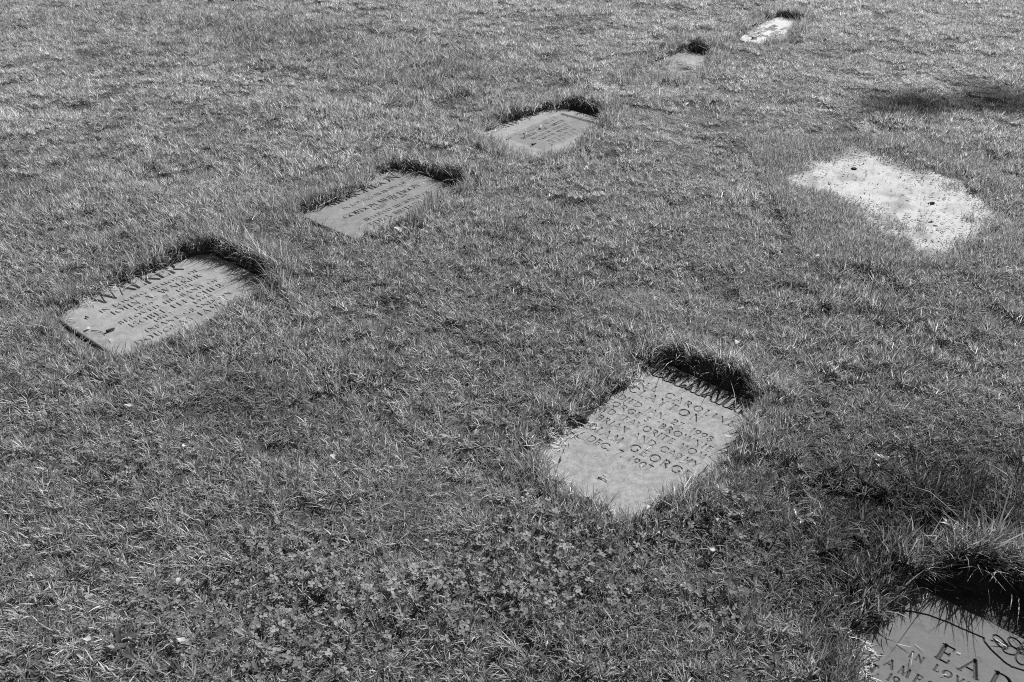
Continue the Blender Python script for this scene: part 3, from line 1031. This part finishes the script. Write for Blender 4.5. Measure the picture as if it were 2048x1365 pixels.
def sand_litter():
    lo, hi = SAND.min(0), SAND.max(0)
    n = 5600
    x, y = RNG.uniform(lo[0], hi[0], n), RNG.uniform(lo[1], hi[1], n)
    s = poly_sd(SAND, x, y)
    c = ground_pt(1690, 400)
    p = 0.14 + 0.75 * sstep(-.14, 0, s)
    for u, v in ((1708, 337), (1864, 406), (1862, 444), (1880, 470), (1700, 318)):
        q = ground_pt(u, v)
        p = p + 1.0 * np.exp(-((x - q[0]) ** 2 + (y - q[1]) ** 2) / .035 ** 2)
    p = p + 0.5 * (fbm(x, y, .12, 51) > .55)
    k = (s < 0.01) & (RNG.random(n) < p)
    x, y = x[k], y[k]
    n = len(x)
    flakes('dark_litter', x, y, np.full(n, 0.0215), RNG.uniform(.004, .019, n), RNG.uniform(.0014, .005, n), rad(-41) + RNG.normal(0, .7, n) + PI * (RNG.random(n) < .5), RNG.uniform(.02, .08, n), M_GRASS, .15)


sand_litter()


def straw():
    # long pale dead blades caught on top of the sward
    x, y = jitter_grid(-4, 4, .9, 7.6, .115)
    k = RNG.random(len(x)) < .33
    x, y = x[k], y[k]
    d, _ = hole_sd(x, y)
    k = (d > .03) & (poly_sd(SAND, x, y) > .02) & (np.abs(x) < .62 * np.hypot(y, 1) + .5)
    x, y = x[k], y[k]
    n = len(x)
    flakes('dead_straw', x, y, ground_z(x, y) + RNG.uniform(.018, .04, n), RNG.uniform(.014, .045, n), RNG.uniform(.0010, .0020, n), RNG.uniform(0, 2 * PI, n), RNG.uniform(.3, .62, n), M_GRASS, .3)


straw()


def clippings():
    # dry clippings gathered on the rims of the markers, most on the sides away from the sun
    X, Y, Zz = [], [], []
    for k, P in HOLES.items():
        lo, hi = P.min(0) - .05, P.max(0) + .05
        n = 26000
        x, y = RNG.uniform(lo[0], hi[0], n), RNG.uniform(lo[1], hi[1], n)
        d, _ = hole_sd(x, y)
        nx, ny = hole_normal(x, y)
        left = np.clip(-nx, 0, 1)
        p = np.where((d > -.035) & (d < .022), .02 + .45 * left ** 2, 0) * sstep(.42, .58, fbm(x, y, .09, 71)) + np.where((d <= -.03), .0012, 0)
        q = (RNG.random(n) < p) & (y > .9)
        X.append(x[q])
        Y.append(y[q])
        Zz.append(np.maximum(ground_z(x[q], y[q]) + .006, .0025) + RNG.uniform(0, .014, q.sum()) * (d[q] > -.012))
    x, y, z = np.concatenate(X), np.concatenate(Y), np.concatenate(Zz)
    n = len(x)
    flakes('dry_clippings', x, y, z, RNG.uniform(.008, .038, n), RNG.uniform(.0012, .0028, n), RNG.uniform(0, 2 * PI, n), RNG.uniform(.3, .85, n), M_GRASS, .25)


clippings()


# ------------------------------------------------------------------ weeds with broad leaves
def leaf_arrays(L, W, droop, fold, teeth, wav):
    """a broad leaf along +x: midrib, two folded halves, toothed outline"""
    n = 9
    V, Fc, C = [], [], []
    for k in range(n + 1):
        s = k / n
        prof = math.sin(PI * min(1, (s * 1.02) ** 0.75)) ** 0.9 if s < 1 else 0
        if s < 0.16:
            prof = 0.18 * s / .16 + .05
        if teeth and 0 < k < n:
            prof *= 1.0 if k % 2 else 1 - teeth
        a = droop * s
        x = L * (s - 0.15 * droop * s * s)
        z = L * (0.35 * s - 0.42 * droop * s * s)
        h = 0.5 * W * prof
        zz = h * fold + wav * W * math.sin(s * 9 + 1)
        V += [(x, -h, z + zz), (x, 0, z), (x, h, z + zz * .8)]
    for k in range(n):
        q = 3 * k
        Fc += [q, q + 3, q + 4, q + 1, q + 1, q + 4, q + 5, q + 2]
        C += [4, 4]
    return np.array(V), Fc, C


def weed(label, u, v, nl, L, W, teeth, tone, rise=0.02, group='broad-leaved weeds in the grass'):
    p = ground_pt(u, v, 0.03)
    z = float(ground_z(np.array([p[0]]), np.array([p[1]]))[0])
    root = empty('weed_plant', (p[0], p[1], z), RNG.uniform(0, 6))
    tag(root, label, 'weed', group)
    for k in range(nl):
        V, Fc, C = leaf_arrays(.72 * L * RNG.uniform(.6, 1.2), .62 * W * RNG.uniform(.7, 1.2), RNG.uniform(.5, 1.3), RNG.uniform(.15, .5), teeth, RNG.uniform(.02, .07))
        o = mesh_obj('leaf', V, Fc, C, M_LEAF, root, attrs={'tone': np.full(len(V), tone * RNG.uniform(.65, 1.1))}, smooth=True)
        o.location = (RNG.normal(0, .007), RNG.normal(0, .007), rise * RNG.uniform(.4, .95))
        o.rotation_euler = (0, RNG.uniform(-.5, .15), 2 * PI * (k + RNG.uniform(-.2, .2)) / nl)
    return root


WEEDS = [
    ('large weed with curling dark leaves near the bottom left of the lawn', 238, 1300, 8, .062, .028, .45, .11, .022),
    ('toothed weed with pale spreading leaves, right of the white flower head', 1610, 1046, 7, .062, .026, .5, .17, .026),
    ('weed with two long pale leaves just below left of the mottled marker', 1105, 1086, 5, .045, .020, .2, .19, .024),
    ('low weed with dark rounded leaves below the mottled marker', 1318, 1080, 7, .034, .024, .0, .09, .024),
    ('bunched weed with broad mid grey leaves at the front, left of the dark corner marker', 1385, 1190, 7, .036, .020, .0, .15, .022),
    ('weed of dark leaves in a shadowed hollow left of the mottled marker', 775, 800, 6, .045, .022, .4, .09, .018),
    ('small dark weed left of centre above the hollow, below the second marker row', 610, 690, 6, .042, .02, .4, .09, .018),
    ('single curled dark weed leaf group under the leftmost marker', 282, 778, 3, .034, .024, .0, .06, .03),
    ('weed with lance leaves at the front centre of the lawn', 858, 1085, 6, .04, .016, .3, .13, .022),
    ('sprawling weed with large leaves in the shaded grass at the right', 1905, 1065, 6, .055, .026, .4, .15, .03),
    ('weed with upright rounded leaves right of the mottled marker', 1760, 925, 6, .035, .022, .0, .15, .028),
    ('flat weed near the bottom edge, left of centre', 705, 1205, 6, .036, .018, .2, .16, .024),
    ('weed with pale leaf tips in the middle of the lawn, above the mottled marker', 972, 700, 4, .04, .016, .0, .19, .03),
    ('small rosette weed on the far right, under the tree shadow', 1935, 300, 5, .05, .02, .3, .14, .02),
    ('low round-leaved weed at the bottom edge right of centre', 1180, 1290, 6, .03, .018, .0, .16, .024),
    ('low round-leaved weed at the left edge of the foreground', 60, 1120, 6, .034, .016, .2, .15, .024),
]
for w in WEEDS:
    weed(*w)


# ------------------------------------------------------------------ small separate things
def place(u, v, zofs, on='grass'):
    z0 = 0.03 if on == 'grass' else 0.0
    p = ground_pt(u, v, z0 + zofs)
    z = float(ground_z(np.array([p[0]]), np.array([p[1]]))[0]) if on == 'grass' else 0.0
    if on == 'sand':
        p = ground_pt(u, v, .02)
        z = 0.018
    return p[0], p[1], z + zofs


def tube(pts, r0, r1, sides=6):
    V, Fc, C = [], [], []
    n = len(pts)
    for k, p in enumerate(pts):
        p = Vector(p)
        t = (Vector(pts[min(k + 1, n - 1)]) - Vector(pts[max(k - 1, 0)])).normalized()
        a = t.orthogonal().normalized()
        b = t.cross(a)
        r = r0 + (r1 - r0) * k / (n - 1)
        for j in range(sides):
            q = 2 * PI * j / sides
            V.append(tuple(p + (a * math.cos(q) + b * math.sin(q)) * r))
    for k in range(n - 1):
        for j in range(sides):
            Fc += [k * sides + j, k * sides + (j + 1) % sides, (k + 1) * sides + (j + 1) % sides, (k + 1) * sides + j]
            C.append(4)
    Fc += list(range(sides))[::-1]
    C.append(sides)
    Fc += [(n - 1) * sides + j for j in range(sides)]
    C.append(sides)
    return np.array(V), Fc, C


def clover_flower(label, u, v, r, h, n=46):
    """round white flower head of many narrow petals on a thin stalk"""
    x, y, z = place(u, v, 0.0)
    p = ground_pt(u, v, z + h)
    root = empty('white_flower', (p[0], p[1], z))
    tag(root, label, 'flower', 'white flowers in the lawn')
    V, Fc, C = tube([(0.004, 0, 0), (0.002, 0.001, h * .6), (0, 0, h)], .0009, .0007)
    mesh_obj('stalk', V, Fc, C, M_LEAF, root, attrs={'tone': np.full(len(V), .15)})
    pts = []
    Vt, Fl, Cc, off = [], [], [], 0
    for k in range(n):
        zc = 1 - 1.5 * (k + .5) / n
        a = k * 2.399963
        rr = math.sqrt(max(0, 1 - zc * zc))
        dvec = Vector((rr * math.cos(a), rr * math.sin(a), zc))
        side = dvec.orthogonal().normalized()
        side = (Matrix.Rotation(RNG.uniform(0, PI), 3, dvec) @ side) * r * .2
        b0 = Vector((0, 0, h)) + dvec * r * .25
        b1 = Vector((0, 0, h)) + dvec * r * RNG.uniform(.8, 1.15)
        for q in (b0 - side * .5, b0 + side * .5, b1 + side, b1 + dvec * r * .12, b1 - side):
            Vt.append(tuple(q))
        Fl += [off, off + 1, off + 2, off + 3, off + 4]
        Cc.append(5)
        off += 5
    o = mesh_obj('flower_head', Vt, Fl, Cc, M_WHITE, root)
    tag(o, kind='stuff')


def petal(label, u, v, size, on='grass', zofs=.026, cat='petal', group='white petals fallen on the lawn'):
    x, y, z = place(u, v, zofs if on == 'grass' else .002, on)
    V, Fc = [], []
    n = 10
    V.append((0, 0, -.15 * size))
    for k in range(n):
        a = 2 * PI * k / n
        r = size * (1 + .25 * math.cos(2 * a + 1)) * RNG.uniform(.85, 1.1)
        V.append((r * math.cos(a), .72 * r * math.sin(a), size * .28 * math.sin(a * 2 + .5)))
    C = []
    for k in range(n):
        Fc += [0, 1 + k, 1 + (k + 1) % n]
        C.append(3)
    V = np.array(V)
    V[:, 2] += .2 * size
    o = mesh_obj('fallen_petal', V, Fc, C, M_WHITE, None, smooth=True)
    o.location = (x, y, z)
    o.rotation_euler = (RNG.normal(0, .3) if on == 'grass' else 0, RNG.normal(0, .3) if on == 'grass' else 0, RNG.uniform(0, 6))
    tag(o, label, cat, group)


def twig(name, label, pix, r0, r1, mat, cat='twig', z=.003, bow=0.0, group=None):
    P = []
    n = 6
    a, b = ground_pt(*pix[0]), ground_pt(*pix[1])
    for k in range(n + 1):
        s = k / n
        q = a + (b - a) * s
        nrm = np.array([-(b - a)[1], (b - a)[0]])
        q = q + nrm * bow * math.sin(PI * s)
        P.append((q[0] - a[0], q[1] - a[1], r0 + .0005 * math.sin(PI * s)))
    V, Fc, C = tube(P, r0, r1)
    o = mesh_obj(name, V, Fc, C, mat, None, smooth=True)
    o.location = (a[0], a[1], z - .002)
    tag(o, label, cat, group)


def lump(name, label, u, v, r, mat, cat, on='sand', flat=.6, group=None):
    x, y, z = place(u, v, 0, on)
    V, Fc, C = [], [], []
    flat = .34
    nu, nv = 12, 6
    for j in range(nv + 1):
        t = PI * j / nv
        for i in range(nu):
            a = 2 * PI * i / nu
            k = r * RNG.uniform(.55, 1.35)
            V.append((1.3 * k * math.sin(t) * math.cos(a), .8 * k * math.sin(t) * math.sin(a), flat * k * math.cos(t)))
    for j in range(nv):
        for i in range(nu):
            Fc += [j * nu + i, j * nu + (i + 1) % nu, (j + 1) * nu + (i + 1) % nu, (j + 1) * nu + i]
            C.append(4)
    o = mesh_obj(name, V, Fc, C, mat, None)
    o.location = (x, y, z + .3 * r * flat)
    tag(o, label, cat, group)


clover_flower('large fluffy white flower head right of the mottled marker', 1443, 982, .0145, .062)
clover_flower('small white flower just right of the leftmost marker', 548, 648, .011, .05, 34)
clover_flower('small white flower in mid lawn below the second marker', 742, 694, .010, .045, 30)
clover_flower('white flower on a thin stalk at the left edge below the leftmost marker', 84, 828, .011, .05, 30)
clover_flower('white flower head low in the grass right of the second marker', 848, 464, .0125, .04, 34)
clover_flower('pair-like ragged white flower in the hollow left of the mottled marker', 772, 786, .012, .04, 30)

for lb, u, v, s_, on in [
    ('white petal lying on the left end of the leftmost marker', 174, 659, .010, 'stone'),
    ('white petal on the grass tips in front of the second marker', 795, 455, .015, 'grass'),
    ('white petal at the left of the foreground, under the leftmost marker', 254, 806, .009, 'grass'),
    ('white petal in dark grass, mid left of the foreground', 368, 890, .009, 'grass'),
    ('white petal in a gap of the grass at the lower left', 356, 1157, .009, 'grass'),
    ('white crumpled petal at the bottom left, beside the large weed', 170, 1274, .010, 'grass'),
    ('white petal at the bottom, right of the large weed', 358, 1271, .010, 'grass'),
    ('white petal left of the mottled marker, in the dark hollow', 668, 905, .010, 'grass'),
    ('white petal among the weeds under the mottled marker', 1108, 1048, .009, 'grass'),
    ('white petal on the near rim of the mottled marker', 1297, 1018, .008, 'grass'),
    ('white petal right of the mottled marker, below the fluffy flower', 1437, 1042, .008, 'grass'),
    ('pale petal behind the mottled marker', 1476, 680, .012, 'grass'),
    ('pale petal between the mottled marker and the sand patch', 1484, 604, .010, 'grass'),
    ('white petal on the lawn left of the sand patch', 1636, 503, .009, 'grass'),
    ('white petal at the left rim of the dark corner marker', 1722, 1318, .008, 'grass'),
    ('white petal in the foreground right of centre', 1422, 1097, .009, 'grass'),
    ('white speck of petal on the banded marker', 1082, 253, .010, 'stone'),
    ('white petal in the sward left of the banded marker', 996, 258, .014, 'grass'),
    ('white petal high on the left of the lawn', 497, 35, .018, 'grass'),
    ('white petal in the far lawn above the lost marker', 1403, 8, .018, 'grass'),
]:
    petal(lb, u, v, s_, on)


def dead_leaf():
    a, b = ground_pt(1133, 845), ground_pt(1178, 836)
    L = float(np.hypot(*(b - a)))
    V, Fc, C = leaf_arrays(L * 1.35, L * .75, .35, .15, .12, .04)
    V = V * np.array([1, 1, .22])
    root = empty('dead_leaf', (a[0], a[1], .016), math.atan2(b[1] - a[1], b[0] - a[0]))
    mesh_obj('leaf_blade', V, Fc, C, M_BROWN, root, smooth=True)
    V2, F2, C2 = tube([(-.012, 0, .002), (0, 0, .002), (L * .6, 0, L * .12), (L * 1.05, 0, L * .12)], .0009, .0004)
    mesh_obj('stalk', V2, F2, C2, M_STRAWTWIG, root)
    tag(root, 'dark dead leaf with a pale midrib on the left rim of the mottled marker', 'leaf')


dead_leaf()
twig('twig', 'short dark bent twig on the lower part of the mottled marker', ((1196, 957), (1214, 965)), .0016, .0009, M_DARK, bow=.12)
twig('straw_stalk', 'thin straight stalk lying on the left side of the mottled marker', ((1114, 873), (1150, 869)), .0010, .0005, M_DARK, cat='stalk')
twig('bud', 'tiny dark bud on the left corner of the mottled marker', ((1120, 924), (1122, 915)), .0024, .0012, M_DARK, cat='bud')
twig('twig', 'stubby dark twig on the left part of the leftmost marker', ((213, 666), (230, 660)), .0042, .0032, M_DARK)
twig('bud', 'tiny dark bud above the white petal on the leftmost marker', ((172, 636), (178, 638)), .0030, .0012, M_DARK, cat='bud')
twig('stem', 'thin curved dark stem at the near corner of the leftmost marker', ((183, 663), (211, 672)), .0011, .0006, M_DARK, cat='stem', bow=.16)
twig('stem', 'thin looping stem at the left corner of the leftmost marker', ((140, 634), (152, 646)), .0009, .0006, M_DARK, cat='stem', bow=-.35)
twig('straw_stalk', 'pale straw lying over the letters of the leftmost marker', ((247, 580), (271, 565)), .0009, .0006, M_STRAWTWIG, cat='stalk')
twig('straw_stalk', 'long pale straw along the left rim of the second marker', ((636, 421), (674, 401)), .0016, .001, M_STRAWTWIG, cat='stalk', z=.014)
twig('straw_stalk', 'pale straw across the heading of the second marker', ((711, 388), (740, 373)), .0016, .001, M_STRAWTWIG, cat='stalk', z=.008)
twig('straw_stalk', 'short pale straw near the bottom of the second marker', ((719, 459), (728, 449)), .0013, .001, M_STRAWTWIG, cat='stalk')
twig('straw_stalk', 'pale crooked straw on the banded marker', ((1048, 262), (1049, 272)), .0016, .001, M_STRAWTWIG, cat='stalk', bow=.15)
twig('twig', 'dark twig on the sunken panel of the banded marker', ((1012, 281), (1024, 276)), .0016, .001, M_DARK)
twig('bud', 'dark bud near the lower rim of the banded marker', ((1064, 293), (1072, 290)), .006, .003, M_DARK, cat='bud')
twig('straw_stalk', 'pale straw standing out over the lettering of the dark corner marker', ((1823, 1313), (1819, 1343)), .0006, .0004, M_STRAWTWIG, cat='stalk', z=.012)
twig('twig', 'tiny dark twig on the white far marker', ((1503, 79), (1514, 79)), .006, .004, M_DARK)
for lb, u, v, r in [('dark clod of earth near the far end of the sand patch', 1708, 337, .010), ('dark clod of earth toward the right end of the sand patch', 1864, 406, .010), ('small dark clod at the near side of the sand patch', 1862, 444, .008), ('small dark clod at the near right of the sand patch, beside another', 1871, 452, .007)]:
    lump('earth_clod', lb, u, v, r, M_CLOD, 'clod', group='clods on the sand patch')


# ------------------------------------------------------------------ the tree whose bough shades the lawn at the far right (stands outside the frame)
def tree():
    k = 1 / math.tan(rad(SUN_EL))
    ox, oy = k * SX, k * SY                                        # shadow shift per metre of height
    h = 12.5
    tip = ground_pt(1800, 226)
    tip2 = ground_pt(2048, 238)
    d = (tip2 - tip) / np.linalg.norm(tip2 - tip)
    A = Vector((tip[0] + ox * h, tip[1] + oy * h, h))
    B = Vector((A.x + d[0] * 5.5, A.y + d[1] * 5.5, h - 2.0))
    base = Vector((B.x + .6, B.y + .3, 0))
    root = empty('shade_tree', tuple(base))
    tag(root, 'tall leafy tree beyond the right edge whose bough shades the lawn', 'tree')
    V, Fc, C = tube([(0, 0, -.2), (-.1, 0, 3), (-.3, -.1, 7), tuple(B - base)], .38, .2, 10)
    mesh_obj('trunk', V, Fc, C, M_BARK, root, smooth=True)
    V, Fc, C = tube([tuple(B - base), tuple(B.lerp(A, .5) - base + Vector((0, 0, .2))), tuple(A - base)], .17, .04, 8)
    mesh_obj('bough', V, Fc, C, M_BARK, root, smooth=True)
    Vt, Fl, Cc, off = [], [], [], 0

    def leaves(c, r, n):
        nonlocal off
        for _ in range(n):
            g = Vector(RNG.normal(0, 1, 3) * r)
            e1 = Vector(RNG.normal(0, 1, 3)).normalized()
            e2 = e1.orthogonal().normalized()
            s = RNG.uniform(.05, .09)
            p = c + g
            for q in (p - e1 * s, p + e2 * s * .5, p + e1 * s, p - e2 * s * .5):
                Vt.append(tuple(q - base))
            Fl.extend([off, off + 1, off + 2, off + 3])
            Cc.append(4)
            off += 4
    for s_ in np.linspace(.0, 1, 15):
        c = A.lerp(B, s_)
        leaves(c, np.array([.20, .11, .10]) * (0.55 + .6 * min(s_ * 3, 1)), 190)
    for _ in range(26):
        c = B + Vector((RNG.uniform(.8, 4.5), RNG.uniform(-.5, 3.5), RNG.uniform(-2.0, 3.2)))
        leaves(c, np.array([.5, .5, .4]), 130)
    o = mesh_obj('crown', Vt, Fl, Cc, M_LEAF, root, attrs={'tone': np.full(len(Vt), .12)})
    tag(o, kind='stuff')


tree()
